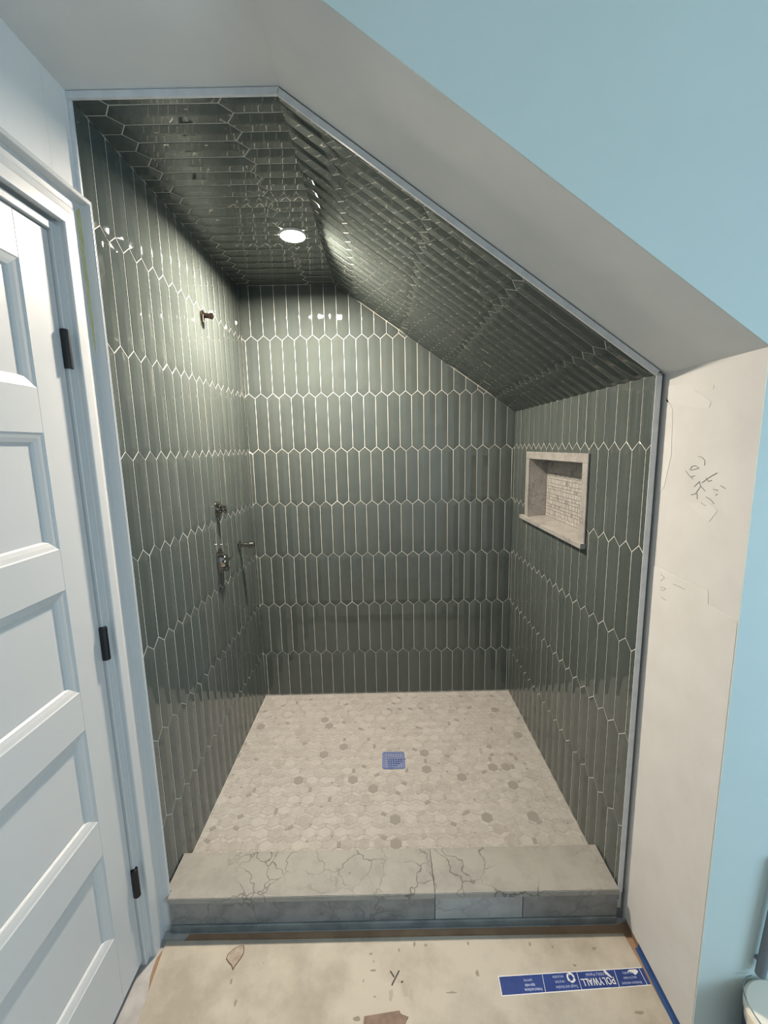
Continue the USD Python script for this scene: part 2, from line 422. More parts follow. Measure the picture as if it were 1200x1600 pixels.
# flat ceiling
hl = 0.038
ce = thing("ceiling", "flat shower ceiling of green picket tiles around the downlight", "ceiling", kind="structure")
holes = [(-0.05, XR + 0.0, 0.001, LY - hl), (-0.05, XR, LY + hl, D + 0.05), (-0.05, LX - hl, LY - hl, LY + hl), (LX + hl, XR, LY - hl, LY + hl)]
part("grout_bed", cat(*[bx(a, b, c, d, H + BED, H + 0.0145) for a, b, c, d in holes]), M_GROUT, ce, "cream grout")
CZ = 0.0665
lay_tiles(ce, (0, 0, H), (0, 1, 0), (1, 0, 0), (0, 0, -1),
          [([(0, 0), (LY - hl, 0), (LY - hl, XR), (0, XR)], [G2, 0, G2, 0.0]), ([(LY + hl, 0), (D, 0), (D, XR), (LY + hl, XR)], [G2, G2, G2, 0]),
           ([(LY - hl, 0), (LY + hl, 0), (LY + hl, LX - hl), (LY - hl, LX - hl)], [G2, 0, 0, 0]), ([(LY - hl, LX + hl), (LY + hl, LX + hl), (LY + hl, XR), (LY - hl, XR)], [0, 0, G2, 0])],
          lambda k: Y0L + (-0.15 if k % 2 else 0.35) * TW, lambda k: CZ + k * TP)

# sloping ceiling
cs = thing("ceiling_sloping", "sloping shower ceiling of long green picket tiles falling to the right", "ceiling", kind="structure")
part("grout_bed", ext_axes(Polygon([(0.001, -0.001), (D + 0.05, -0.001), (D + 0.05, SL + 0.001), (0.001, SL + 0.001)]), 0.012, np.array([XR, 0, H]) - SN * (BED + 0.012), (0, 1, 0), SU, SN), M_GROUT, cs, "cream grout")
lay_tiles(cs, (XR, 0, H), (0, 1, 0), SU, SN, [([(0, 0), (D, 0), (D, SL), (0, SL)], [G2, G2, G2, 0.0])],
          lambda k: Y0L + (0.29 if k % 2 == 0 else -0.21) * TW, lambda k: 0.150 + k * 0.3040)

# ------------------------------------------------------------------ shower floor: hexagon marble mosaic with small pieces between around a square drain
fs = thing("floor_shower", "shower floor of pale marble hexagon mosaic with scattered dark pieces", "floor", kind="structure")
DX, DY, DH = 0.7838, 0.6755, 0.058
FY0 = 0.137
def fz(x, y):
    r = max(abs(x - DX) / 0.79, abs(y - DY) / 0.57)
    return -0.004 - 0.010 * (1 - min(1, r))
GX = np.linspace(0.0, W, 17); GY = np.linspace(FY0, D, 13)
v = np.array([[x, y, fz(x, y) - 0.0009] for y in GY for x in GX]); nf = len(GX)
f = [t for i in range(len(GY) - 1) for j in range(nf - 1) for t in ((i * nf + j, i * nf + j + 1, (i + 1) * nf + j + 1), (i * nf + j, (i + 1) * nf + j + 1, (i + 1) * nf + j))]
f = [t for t in f if not (abs(v[list(t), 0].mean() - DX) < 0.04 and abs(v[list(t), 1].mean() - DY) < 0.04)]
part("grout_bed", (v, np.array(f)), M_FGROUT, fs, "pale floor grout")
area_ok = sbox(0.002, FY0, W - 0.002, D - 0.002).difference(sbox(DX - DH, DY - DH, DX + DH, DY + DH))
S, G_ = 0.0265, 0.0175                                              # hexagon side; triangles of the same side fill between
def stone(poly, lift, joint=0.0009):
    """A mosaic piece: a cap with a small bevel and sides, on the falls of the floor."""
    poly = poly.buffer(-joint, join_style=2)
    out = []
    for g in getattr(poly, "geoms", [poly]):
        if g.is_empty or g.area < 2e-5:
            continue
        g = g.simplify(0.0002)
        inner = g.buffer(-0.0006, join_style=2)
        if inner.is_empty or inner.geom_type != "Polygon":
            continue
        m = ext(g, -0.004, -0.0004)
        c = ext(inner, -0.0004, 0.0)
        m = cat(m, c)
        m.vertices[:, 2] += np.array([fz(x, y) for x, y in m.vertices[:, :2]]) + lift
        out.append(m)
    return out
hexes, tris = [], []
P_ = math.sqrt(3) * S + G_
def corner(cx, cy, deg):
    return (cx + S * math.cos(math.radians(deg)), cy + S * math.sin(math.radians(deg)))
for iy in range(-2, 40):
    for ix in range(-3, 40):
        cx, cy = 0.021 + ix * P_ + (iy % 2) * P_ / 2, FY0 - 0.02 + iy * P_ * math.sqrt(3) / 2
        nb = {q: (cx + P_ * math.cos(math.radians(q)), cy + P_ * math.sin(math.radians(q))) for q in (0, 60, 120)}
        g = Polygon([corner(cx, cy, 30 + 60 * k) for k in range(6)]).intersection(area_ok)
        if not g.is_empty and g.area > 5e-5:
            hexes.append((cy, cx, g))
        pieces = [Polygon([corner(cx, cy, q - 30), corner(*nb[q], q + 210), corner(*nb[q], q + 150), corner(cx, cy, q + 30)]) for q in nb]
        pieces += [Polygon([corner(cx, cy, 90), corner(*nb[60], 210), corner(*nb[120], 330)]), Polygon([corner(cx, cy, 30), corner(*nb[0], 150), corner(*nb[60], 270)])]
        for t in pieces:
            g = t.intersection(area_ok)
            if not g.is_empty and g.area > 4e-5:
                tris.append(g)
hexes.sort(key=lambda h: (round(h[0], 4), h[1]))
def tone():
    r = rng.random()
    return 3 if r < 0.035 else 2 if r < 0.16 else 1 if r < 0.45 else 0
far = {0: [], 1: [], 2: [], 3: []}
n_part = 0
for cy, cx, g in hexes:
    ms = stone(g, rng.gauss(0, 0.00015))
    if not ms:
        continue
    t = tone()
    if n_part < 300:
        part("stone", cat(*ms), M_HEX[t], fs, "dark grey mosaic stone" if t == 3 else None); n_part += 1
    else:
        far[t] += ms
for t, nm in ((0, "pale_stones_far"), (1, "cream_stones_far"), (2, "grey_stones_far"), (3, "dark_stones_far")):
    if far[t]:
        part(nm, cat(*far[t]), M_HEX[t], fs, kind="stuff")
small = {0: [], 1: [], 2: [], 3: []}
for g in tris:
    r = rng.random()
    small[3 if r < 0.06 else 2 if r < 0.26 else 1 if r < 0.55 else 0] += stone(g, rng.gauss(0, 0.00012))
for t, nm in ((0, "pale_chips"), (1, "cream_chips"), (2, "grey_chips"), (3, "dark_chips")):
    part(nm, cat(*small[t]), M_HEX[t], fs, kind="stuff")

# drain grate under blue film
dr = thing("floor_drain", "square blue film-covered drain grate in the shower floor", "drain")
zd = fz(DX, DY) + 0.0005
rr = Polygon(sbox(DX - 0.056, DY - 0.057, DX + 0.056, DY + 0.057).buffer(-0.014).buffer(0.014, resolution=6))
ri = Polygon(sbox(DX - 0.049, DY - 0.050, DX + 0.049, DY + 0.050).buffer(-0.006).buffer(0.006, resolution=4))
part("well", ext(rr.buffer(-0.001), zd - 0.010, zd - 0.004), M_DRAINW, dr, "pale well under the grate")
part("frame", ext(rr.difference(ri), zd - 0.004, zd + 0.002), M_DRAIN, dr)
for i in range(8):
    y = DY - 0.043 + i * 0.0123
    part("bar", bx(DX - 0.0495, DX + 0.0495, y - 0.0021, y + 0.0021, zd - 0.004, zd + 0.0015), M_DRAIN, dr)
for i in range(8):
    x = DX - 0.043 + i * 0.0123
    part("cross_bar", bx(x - 0.0030, x + 0.0030, DY - 0.0505, DY + 0.0505, zd - 0.004, zd + 0.0012), M_DRAIN, dr)

# ------------------------------------------------------------------ curb
cu = thing("shower_curb", "marble-clad shower curb with veined top across the shower entrance", "curb")
CX0, CX1, CJ = 0.0205, W - 0.0035, 0.9035
def slab(poly, z0, z1, r=0.0016):
    p = Polygon(poly)
    return cat(ext(p, z0, z1 - r), ext(p.buffer(-r, join_style=2), z1 - r, z1))
part("top_slab", slab([(CX0, -0.015), (CJ - 0.0007, -0.015), (CJ - 0.0007, 0.146), (0.0035, 0.146), (0.0035, 0.0125), (CX0, 0.0125)], 0.041, 0.060), M_CURB, cu)
part("top_slab", slab([(CJ + 0.0007, -0.015), (CX1, -0.015), (CX1, 0.146), (CJ + 0.0007, 0.146)], 0.041, 0.060), M_CURB, cu)
part("core", bx(CX0 + 0.001, CX1 - 0.001, 0.004, 0.136, ZF + 0.0005, 0.0405), M_CURBB, cu, "grey mortar core")
for i, (a, b) in enumerate(((CX0 + 0.002, CJ - 0.0008), (CJ + 0.0008, 1.195), (1.1966, CX1 - 0.001))):
    part("face_slab", bx(a, b, -0.0105, 0.0035, -0.046, 0.0405, 0.001), M_CURBF[1 if i == 1 else 0], cu, "paler marble face" if i == 1 else None)
part("base_strip", cat(bx(CX0 + 0.002, CX1 - 0.001, -0.0165, 0.003, ZF + 0.0005, -0.0465, 0.003)), M_CURBB, cu, "grey-blue waterproofed base strip")
part("end_filler", bx(CX1 + 0.0003, XRV - 0.0012, 0.0035, 0.019, ZF + 0.0005, 0.033), M_CURBB, cu, "grey mortar at the curb's right end")
part("inner_face", bx(0.0035, CX1, 0.1362, 0.1445, -0.012, 0.0405), M_CURB, cu)

# ------------------------------------------------------------------ niche
ni = thing("shower_niche", "marble-framed niche with mosaic back set into the right tiled wall", "niche")
P0 = W - 0.0075                                    # front of the frame
OY0, OY1, OZ0, OZ1 = 0.390, 0.972, 1.146, 1.443    # clear opening
FY_0, FY_1, FZ1 = 0.347, 1.015, 1.4785
part("frame_head", bx(P0, W - 0.0012, FY_0, FY_1, OZ1, FZ1, 0.001), M_NICHE, ni)
part("frame_side", bx(P0, W - 0.0012, FY_0, OY0, OZ0 - 0.004, OZ1 - 0.0006, 0.001), M_NICHE, ni)
part("frame_side", bx(P0, W - 0.0012, OY1, FY_1, OZ0 - 0.004, OZ1 - 0.0006, 0.001), M_NICHE, ni)
part("lining_side", bx(W - 0.0005, W + ND, OY1, OY1 + 0.012, OZ0, OZ1), M_NICHE, ni)
part("lining_side", bx(W - 0.0005, W + ND, OY0 - 0.012, OY0, OZ0, OZ1), M_NICHE, ni)
part("lining_head", bx(W - 0.0005, W + ND, OY0 - 0.012, OY1 + 0.012, OZ1 + 0.0005, OZ1 + 0.012), M_NICHE, ni)
sill_prof = Polygon([(-0.021, 1.1235), (-0.021, 1.141), (-0.0195, 1.1425), (ND, 1.1485), (ND, 1.133), (0.0, 1.1292), (0.0, 1.1235)])
part("sill", cat(ext_axes(Polygon([(-0.021, 1.1235), (-0.0008, 1.1235), (-0.0008, 1.1437), (-0.0195, 1.1425), (-0.021, 1.141)]), 0.712, (W, 0.345, 0), (1, 0, 0), (0, 0, 1), (0, 1, 0)),
                 ext_axes(Polygon([(-0.0008, 1.1300), (ND, 1.1340), (ND, 1.1485), (-0.0008, 1.1437)]), OY1 - OY0 + 0.018, (W, OY0 - 0.009, 0), (1, 0, 0), (0, 0, 1), (0, 1, 0))), M_NICHE, ni)
part("grout_bed", bx(W + ND + 0.003, W + ND + 0.012, OY0 - 0.012, OY1 + 0.012, OZ0 - 0.01, OZ1 + 0.012), M_FGROUT, ni, "pale mosaic grout")
mos = {0: [], 1: [], 2: [], 3: []}
s2 = 0.0125
okn = sbox(OY0 + 0.001, OZ0 + 0.003, OY1 - 0.001, OZ1 - 0.001)
def wall_stone(poly):
    g = poly.intersection(okn).buffer(-0.0009, join_style=2)
    if g.is_empty or g.geom_type != "Polygon" or g.area < 2e-5:
        return
    r = rng.random()
    mos[3 if r < 0.05 else 2 if r < 0.2 else 1 if r < 0.5 else 0].append(ext_axes(g, 0.003 + rng.random() * 0.0006, (W + ND + 0.003, 0, 0), (0, 1, 0), (0, 0, 1), (-1, 0, 0)))
zz, row = OZ0 + 0.003, 0
while zz < OZ1:
    hh = (0.016, 0.022, 0.014)[row % 3]
    yy = OY0 - rng.random() * 0.02
    while yy < OY1:
        ww = rng.choice((0.016, 0.022, 0.032, 0.027))
        wall_stone(sbox(yy, zz, yy + ww, zz + hh))
        yy += ww
    zz += hh; row += 1
for t, nm in ((0, "pale_mosaic"), (1, "cream_mosaic"), (2, "grey_mosaic"), (3, "dark_mosaic")):
    if mos[t]:
        part(nm, cat(*mos[t]), M_HEX[t], ni, kind="stuff")

# ------------------------------------------------------------------ shower fittings on the left wall
sa = thing("shower_arm_stub", "short dark pipe stub high on the left tiled wall", "pipe stub")
part("wall_plate", lathe([(0, 0.021), (0.003, 0.021), (0.005, 0.017), (0.005, 0.012)], (0.0006, 0.722, 2.090), (1, 0, 0)), M_BRONZE, sa, smooth=40)
part("pipe", lathe([(0, 0.0105), (0.028, 0.0105), (0.029, 0.0125), (0.040, 0.0125), (0.041, 0.010)], (0.005, 0.722, 2.090), (1, 0.0, -0.12)), M_BRONZE, sa, smooth=40)
part("hook", cat(cyl((0.006, 0.709, 2.088), (0.008, 0.704, 2.055), 0.0055, 0.0045, 14)), M_BRONZE, sa, smooth=40)  # dark rod shaped as the stub's reflection in the tiles below it

dv = thing("diverter_valve", "round chrome diverter valve with small knob, middle fitting on the left tiled wall", "valve")
vy, vz = 0.718, 1.2525
part("escutcheon", lathe([(0, 0.036), (0.004, 0.036), (0.009, 0.031), (0.012, 0.022)], (0.0006, vy, vz), (1, 0, 0), 36), M_CHROME, dv, smooth=40)
part("stem", lathe([(0, 0.021), (0.008, 0.021), (0.012, 0.017)], (0.010, vy, vz), (1, 0, 0)), M_CHROME, dv, smooth=40)
part("knob", lathe([(0, 0.012), (0.004, 0.017), (0.014, 0.018), (0.020, 0.013), (0.022, 0.004)], (0.020, vy, vz), (1, 0, 0)), M_CHROME, dv, smooth=40)
part("lever", lathe([(0, 0.0050), (0.024, 0.0058), (0.027, 0.003)], (0.032, vy, vz - 0.004), (0.05, 0.55, -0.8), 14), M_CHROME, dv, smooth=40)

mv = thing("mixer_valve", "tall oval chrome mixer plate with crosswise lever and lower knob on the left tiled wall", "valve")
my, mz = 0.696, 1.0105
pl = ellipse(0.037, 0.060, 48, 2.4)
part("plate", cat(ext_axes(pl, 0.004, (0.0006, my, mz), (0, 1, 0), (0, 0, 1), (1, 0, 0)), ext_axes(pl.buffer(-0.003), 0.0025, (0.0046, my, mz), (0, 1, 0), (0, 0, 1), (1, 0, 0))), M_CHROME, mv, smooth=30)
part("hub", lathe([(0, 0.034), (0.012, 0.033), (0.024, 0.028), (0.029, 0.016)], (0.007, my + 0.002, mz + 0.004), (1, 0, 0)), M_CHROME, mv, smooth=40)
part("lever", cat(lathe([(0, 0.004), (0.004, 0.0085), (0.05, 0.0070), (0.072, 0.0055), (0.077, 0.003)], (0.032, my - 0.040, mz + 0.009), (0.10, 1.0, -0.02), 16)), M_CHROME, mv, smooth=40)
part("lower_knob", lathe([(0, 0.013), (0.016, 0.013), (0.020, 0.015), (0.030, 0.014), (0.033, 0.006)], (0.007, my + 0.003, mz - 0.034), (1, 0, 0)), M_CHROME, mv, smooth=40)

hs = thing("hand_shower_outlet", "horizontal chrome outlet elbow near the back corner of the left tiled wall", "pipe outlet")
hy, hz = 0.962, 1.0245
part("wall_plate", lathe([(0, 0.024), (0.003, 0.024), (0.006, 0.018), (0.006, 0.01)], (0.0006, hy, hz), (1, 0, 0)), M_CHROME, hs, smooth=40)
part("neck", lathe([(0, 0.0115), (0.045, 0.0115)], (0.005, hy, hz), (1, 0, 0)), M_CHROME, hs, smooth=40)
part("sleeve", lathe([(0, 0.012), (0.002, 0.0168), (0.031, 0.0168), (0.034, 0.014)], (0.046, hy, hz), (1, 0, 0)), M_CHROME, hs, smooth=40)

# ------------------------------------------------------------------ downlight
dl = thing("recessed_downlight", "lit round downlight set in the flat tiled ceiling", "light")
part("trim_ring", lathe([(-0.0006, 0.0555), (0.006, 0.0548), (0.0092, 0.0530), (0.0096, 0.0510), (0.0090, LR + 0.0003), (0.0016, LR)], (LX, LY, H), (0, 0, -1), 56, closed=False), M_RING, dl, smooth=35)
part("lens", lathe([(0.0012, LR - 0.0004), (0.0024, LR - 0.0012)], (LX, LY, H), (0, 0, -1), 48), M_LENS, dl, "glowing lens")

# ------------------------------------------------------------------ tile edge trims round the opening
YT = -0.001
LXW = -0.0085                                       # room's left wall plane
t1 = part("trim_1", bx(LXW, 0.0011, YL - 0.006, YL + 0.0006, ZF + 0.001, H + E_), M_TRIM); tag(t1, "pale edge strip up the left end of the left tiled wall", "tile trim", kind="structure")
t2 = part("trim_2", ext_axes(Polygon([(LXW, H - 0.0014), (XR - 0.0010, H - 0.0014), (XR + 0.0046, H + E_ - 0.0018), (LXW, H + E_ - 0.0018)]), 0.008, (0, YT, 0), (1, 0, 0), (0, 0, 1), (0, 1, 0)), M_TRIM)
tag(t2, "pale edge strip along the front of the flat tiled ceiling", "tile trim", kind="structure")
NO = -SN
a0 = np.array([XR, H]); sdir = np.array([SU[0], SU[2]]); nout = np.array([NO[0], NO[2]])
a1 = a0 - nout * 0.0014
b0 = a0 + nout * (E_ - 0.0036)
def at_x(p, x): return tuple(p + sdir * ((x - p[0]) / sdir[0]))
t3 = part("trim_3", ext_axes(Polygon([tuple(a1 + sdir * 0.0012), at_x(a1, W - 0.0002), at_x(b0, W + 0.006), (XR + 0.0052, b0[1] + (XR + 0.0052 - b0[0]) * sdir[1] / sdir[0])]), 0.008, (0, YT, 0), (1, 0, 0), (0, 0, 1), (0, 1, 0)), M_TRIM)
tag(t3, "pale edge strip running down the front of the sloping tiled ceiling", "tile trim", kind="structure")
t4 = part("trim_4", bx(W - 0.0011, W + 0.0150, YT, YT + 0.002, 0.0345, HK - 0.002), M_TRIM); tag(t4, "pale grey edge strip up the front end of the low right tiled wall", "tile trim", kind="structure")

# ------------------------------------------------------------------ the thick blue wall with the opening
wo = thing("wall_front", "pale blue painted wall around the opening, with unpainted drywall reveals", "wall", kind="structure")
ZT, XE = 2.78, 3.10
CH = H + E_                                          # reveal ceiling
cr = a0 + nout * E_
XRC = float((XR + (cr[0] - XR)) + (CH - cr[1]) / sdir[1] * sdir[0])   # where the slope offset meets the reveal ceiling
ZRV = float(cr[1] + (XRV - cr[0]) * sdir[1] / sdir[0])                # and the reveal's right side
blue = Polygon([(LXW, CH), (XRC, CH), (XRV, ZRV), (XRV, ZF), (XE, ZF), (XE, ZT), (LXW, ZT)])
part("painted_face", ext_axes(blue, 0.003, (0, YO, 0), (1, 0, 0), (0, 0, 1), (0, 1, 0)), M_BLUE, wo, "pale blue painted face")
YI = -0.0025
part("reveal_ceiling", bx(LXW, XRC, YO + 0.0032, 0.06, CH, CH + 0.012), M_SOFFIT, wo, "grey primed soffit")
so = np.array([XRC, 0, CH])
rl = math.hypot(XRV - XRC, ZRV - CH)
part("reveal_slope", ext_axes(Polygon([(YO + 0.0032, 0), (0.06, 0), (0.06, rl + 0.012), (YO + 0.0032, rl + 0.012)]), 0.012, so - SN * 0.012, (0, 1, 0), SU, SN), M_SOFFIT, wo, "grey primed sloping soffit")
part("reveal_side", bx(XRV, XRV + 0.012, YO + 0.0032, 0.060, ZF, ZRV + 0.02), M_DRY, wo, "cream primed drywall side")
part("gap_backing", bx(W + 0.0145, XRV + 0.01, 0.020, 0.030, ZF, ZRV), M_GAP_SHADE, wo, "dark backing painted as shade in the gap behind the edge strip")  # its dark colour stands in for the shade inside the gap
PATCHES = [[(-0.006, 1.160), (-0.0224, 1.1602), (-0.0439, 1.1601), (-0.1024, 1.1564), (-0.1888, 1.1557), (-0.2201, 1.1596), (-0.2245, 1.1245), (-0.2611, 1.1228), (-0.311, 1.1198), (-0.311, -0.07), (-0.006, -0.07)],
           [(-0.0093, 1.6655), (-0.0848, 1.6606), (-0.1786, 1.6447), (-0.1763, 1.6361), (-0.1146, 1.6415), (-0.1732, 1.607), (-0.168, 1.5933), (-0.1161, 1.5993), (-0.0122, 1.6236)],
           [(-0.0075, 1.64), (-0.04, 1.60), (-0.05, 1.48), (-0.03, 1.39), (-0.0075, 1.37)],
           [(-0.12, 1.365), (-0.1517, 1.3468), (-0.2012, 1.3225), (-0.2256, 1.3551), (-0.19, 1.372), (-0.15, 1.362)]]
for p in PATCHES:
    part("joint_compound_patch", ext_axes(Polygon(p).buffer(-0.004).buffer(0.004, resolution=3), 0.0007, (XRV, 0, 0), (0, 1, 0), (0, 0, 1), (-1, 0, 0)), M_PATCH, wo, "lighter skim of joint compound")
MARKS = [[(-0.1482, 1.4791), (-0.1634, 1.4754), (-0.1716, 1.4675), (-0.171, 1.4581)], [(-0.1238, 1.4448), (-0.1305, 1.4536), (-0.1418, 1.4555), (-0.1537, 1.4505), (-0.1429, 1.4472), (-0.1279, 1.4436)],
 [(-0.1105, 1.4398), (-0.1216, 1.4304), (-0.1365, 1.4216)], [(-0.13, 1.4267), (-0.1412, 1.4303)], [(-0.1445, 1.4039), (-0.1597, 1.4178), (-0.1649, 1.4058), (-0.1505, 1.3863), (-0.1356, 1.3818)],
 [(-0.1649, 1.4058), (-0.1807, 1.3964)], [(-0.1561, 1.3869), (-0.1577, 1.3745)], [(-0.1692, 1.4158), (-0.1888, 1.4295), (-0.2112, 1.4416)], [(-0.1803, 1.4276), (-0.1883, 1.4201), (-0.1983, 1.4236)],
 [(-0.206, 1.403), (-0.2196, 1.4017)], [(-0.2264, 1.4128), (-0.24, 1.4077)], [(-0.2145, 1.3894), (-0.2192, 1.3925)], [(-0.1861, 1.382), (-0.1989, 1.3782), (-0.2121, 1.3691)], [(-0.1717, 1.3665), (-0.1888, 1.3605)]]
MARKS2 = [[(-0.048, 1.1456), (-0.0647, 1.1414), (-0.0503, 1.1273)], [(-0.0501, 1.1098), (-0.0727, 1.1128), (-0.0647, 1.1037), (-0.051, 1.1021)], [(-0.0581, 1.0823), (-0.0768, 1.0798)], [(-0.1008, 1.1347), (-0.1258, 1.1356), (-0.1441, 1.1345)]]
for group, lab in ((MARKS, "faint pencil handwriting"), (MARKS2, "fainter pencil figures lower down")):
    part("pencil_writing", cat(*[ribbon(s, 0.0016, (XRV - 0.0002, 0, 0), (0, 1, 0), (0, 0, 1), (-1, 0, 0), 0.0008) for s in group]), M_PENCIL, wo, lab)

# ------------------------------------------------------------------ left room wall with the door in it
DY1, DY0, DZ0, DZ1, DXF = -0.1045, -0.868, -0.052, 2.040, -0.022      # door edges, face
wd = thing("wall_room_left", "white room wall beside and above the panelled door", "wall", kind="structure")
part("wall_strip", bx(-0.10, LXW, -0.079, YL - 0.0065, ZF, ZT), M_LWALL, wd)
part("wall_over_door", bx(-0.10, LXW, -3.2, -0.0795, 2.075, ZT), M_LWALL, wd)
part("wall_beyond_door", bx(-0.10, LXW, -3.2, -0.893, ZF, 2.0745), M_LWALL, wd)
part("closet_back", bx(-0.16, -0.12, -1.0, 0.0, ZF, 2.2), M_GAP_SHADE, wd, "dark sheet painted as the unlit space behind the door")  # dark-coloured sheet in place of the unlit space beyond

jm = thing("trim_5", "white door jamb and moulded casing around the panelled door", "door casing", kind="structure")
part("jamb_side", bx(-0.118, -0.0135, DY1 + 0.0025, -0.0795, ZF + 0.0005, 2.062, 0.0015), M_WHITE, jm)
part("jamb_head", bx(-0.118, -0.0135, DY0 - 0.004, DY1 + 0.002, DZ1 + 0.003, 2.062, 0.0015), M_WHITE, jm)
part("jamb_side", bx(-0.118, -0.0135, DY0 - 0.022, DY0 - 0.0035, ZF + 0.0005, 2.062), M_WHITE, jm)
part("door_stop", bx(-0.075, -0.062, DY1 - 0.010, DY1 + 0.002, ZF + 0.001, DZ1), M_WHITE, jm)
prof = [(0, 0), (0, 0.010), (0.002, 0.0125), (0.0045, 0.0132), (0.028, 0.0132), (0.030, 0.0122), (0.033, 0.0105), (0.048, 0.0085), (0.050, 0.0094), (0.052, 0.0085), (0.070, 0.0085), (0.073, 0.0095), (0.0755, 0.024), (0.0765, 0.0285), (0.079, 0.0300), (0.0815, 0.0288), (0.083, 0.0288), (0.085, 0.0298), (0.0875, 0.0290), (0.088, 0.0275), (0.088, 0)]
def moulding(points_in, dirs, ends=True):
    """Sweep the profile: one ring per station; a profile point (p, q) goes to station + p * dir, q out of the wall."""
    rings = [[np.array([LXW + q + 0.0002, s[0] + p * dv_[0], s[1] + p * dv_[1]]) for p, q in prof] for s, dv_ in zip(points_in, dirs)]
    n = len(prof); v = np.array([p for r in rings for p in r]); f = []
    for i in range(len(rings) - 1):
        for j in range(n):
            k = (j + 1) % n
            f += [(i * n + j, (i + 1) * n + k, i * n + k), (i * n + j, (i + 1) * n + j, (i + 1) * n + k)]
    m = trimesh.Trimesh(v, np.array(f), process=False)
    capa = trimesh.creation.triangulate_polygon(Polygon(prof), engine="earcut")
    # ends
    ms = [m]
    for r, inv in ((rings[0], False), (rings[-1], True)):
        ct = np.array([(np.array([LXW + q + 0.0002, 0, 0])) for p, q in capa[0]])
        st = r[0]; 
        d = (r[-1] - r[0]); d[0] = 0; d = d / prof[-1][0]
        vv = np.array([np.array([LXW + q + 0.0002, 0, 0]) + np.array([0, st[1], st[2]]) + d * p for p, q in capa[0]])
        ms.append(trimesh.Trimesh(vv, np.array(capa[1])[:, ::-1] if inv else np.array(capa[1]), process=False))
    return cat(*ms)
YC, ZC = -0.0792, 2.0695
part("casing_side", moulding([(YC, ZF + 0.0005), (YC, ZC)], [(1, 0), (1, 1)]), M_WHITE, jm, smooth=25)
part("casing_head", moulding([(YC, ZC), (-0.889, ZC)], [(1, 1), (-1, 1)]), M_WHITE, jm, smooth=25)
part("casing_side", moulding([(-0.889, ZC), (-0.889, ZF + 0.0005)], [(-1, 1), (-1, 0)]), M_WHITE, jm, smooth=25)
part("bare_streak", ext_axes(Polygon([(YC + 0.0535, 2.120), (YC + 0.0695, 2.136), (YC + 0.0700, 1.86), (YC + 0.0690, 1.80), (YC + 0.0650, 1.775), (YC + 0.0620, 1.80), (YC + 0.0580, 1.88)]), 0.0006, (LXW + 0.0087, 0, 0), (0, 1, 0), (0, 0, 1), (1, 0, 0)), M_CAULK, jm, "yellowish bare streak near the casing's top corner")

do = thing("door_1", "white five-panel door with three black hinges on its right edge", "door", kind="structure")
SY = 0.0975
ZR = [2.0405, 1.9405, 1.6665, 1.5655, 1.2890, 1.1880, 0.9150, 0.8120, 0.5400, 0.4385, 0.1655, DZ0]   # rails and panels from the top
TD = 0.040
part("stile", bx(DXF - TD, DXF, DY1 - SY, DY1, DZ0, DZ1, 0.0015), M_WHITE, do)
part("stile", bx(DXF - TD, DXF, DY0, DY0 + SY, DZ0, DZ1, 0.0015), M_WHITE, do)
for i in range(0, 12, 2):
    part("rail", bx(DXF - TD, DXF - 0.0001, DY0 + SY + 0.00005, DY1 - SY - 0.00005, ZR[i + 1], ZR[i] if i else DZ1, 0.0), M_WHITE, do)
def panel(y0, y1, z0, z1):
    """A sunk panel: an ovolo slope from the frame edge to a flat field."""
    lv = [(0.0, -0.0003), (0.003, -0.0022), (0.012, -0.0048), (0.0215, -0.0085), (0.0245, -0.0125), (0.0250, -0.0135)]
    v, f = [], []
    for ins, dx in lv:
        v += [(DXF + dx, y0 + ins, z0 + ins), (DXF + dx, y1 - ins, z0 + ins), (DXF + dx, y1 - ins, z1 - ins), (DXF + dx, y0 + ins, z1 - ins)]
    for i in range(len(lv) - 1):
        for j in range(4):
            k = (j + 1) % 4
            f += [(i * 4 + j, i * 4 + k, (i + 1) * 4 + k), (i * 4 + j, (i + 1) * 4 + k, (i + 1) * 4 + j)]
    e = (len(lv) - 1) * 4
    f += [(e, e + 1, e + 2), (e, e + 2, e + 3)]
    m = trimesh.Trimesh(np.array(v), np.array(f), process=False)
    return cat(m, bx(DXF - TD + 0.002, DXF - 0.0140, y0 + 0.0005, y1 - 0.0005, z0 + 0.0005, z1 - 0.0005))
for i in range(1, 11, 2):
    part("panel", panel(DY0 + SY + 0.00005, DY1 - SY - 0.00005, ZR[i + 1], ZR[i]), M_WHITE, do)
for zc in (1.7715, 0.9985, 0.2280):
    h = part("hinge", cat(cyl((-0.0145, -0.1005, zc - 0.0462), (-0.0145, -0.1005, zc + 0.0462), 0.0100, n=18), bx(-0.030, -0.0205, -0.1042, -0.1022, zc - 0.0450, zc + 0.0450)), M_BLACK, do, "black hinge knuckle", smooth=40)
    part("pin_cap", cat(lathe([(0, 0.0075), (0.0012, 0.0070), (0.002, 0.004)], (-0.0145, -0.1005, zc + 0.0462), (0, 0, 1), 12)), M_BLACK, h)

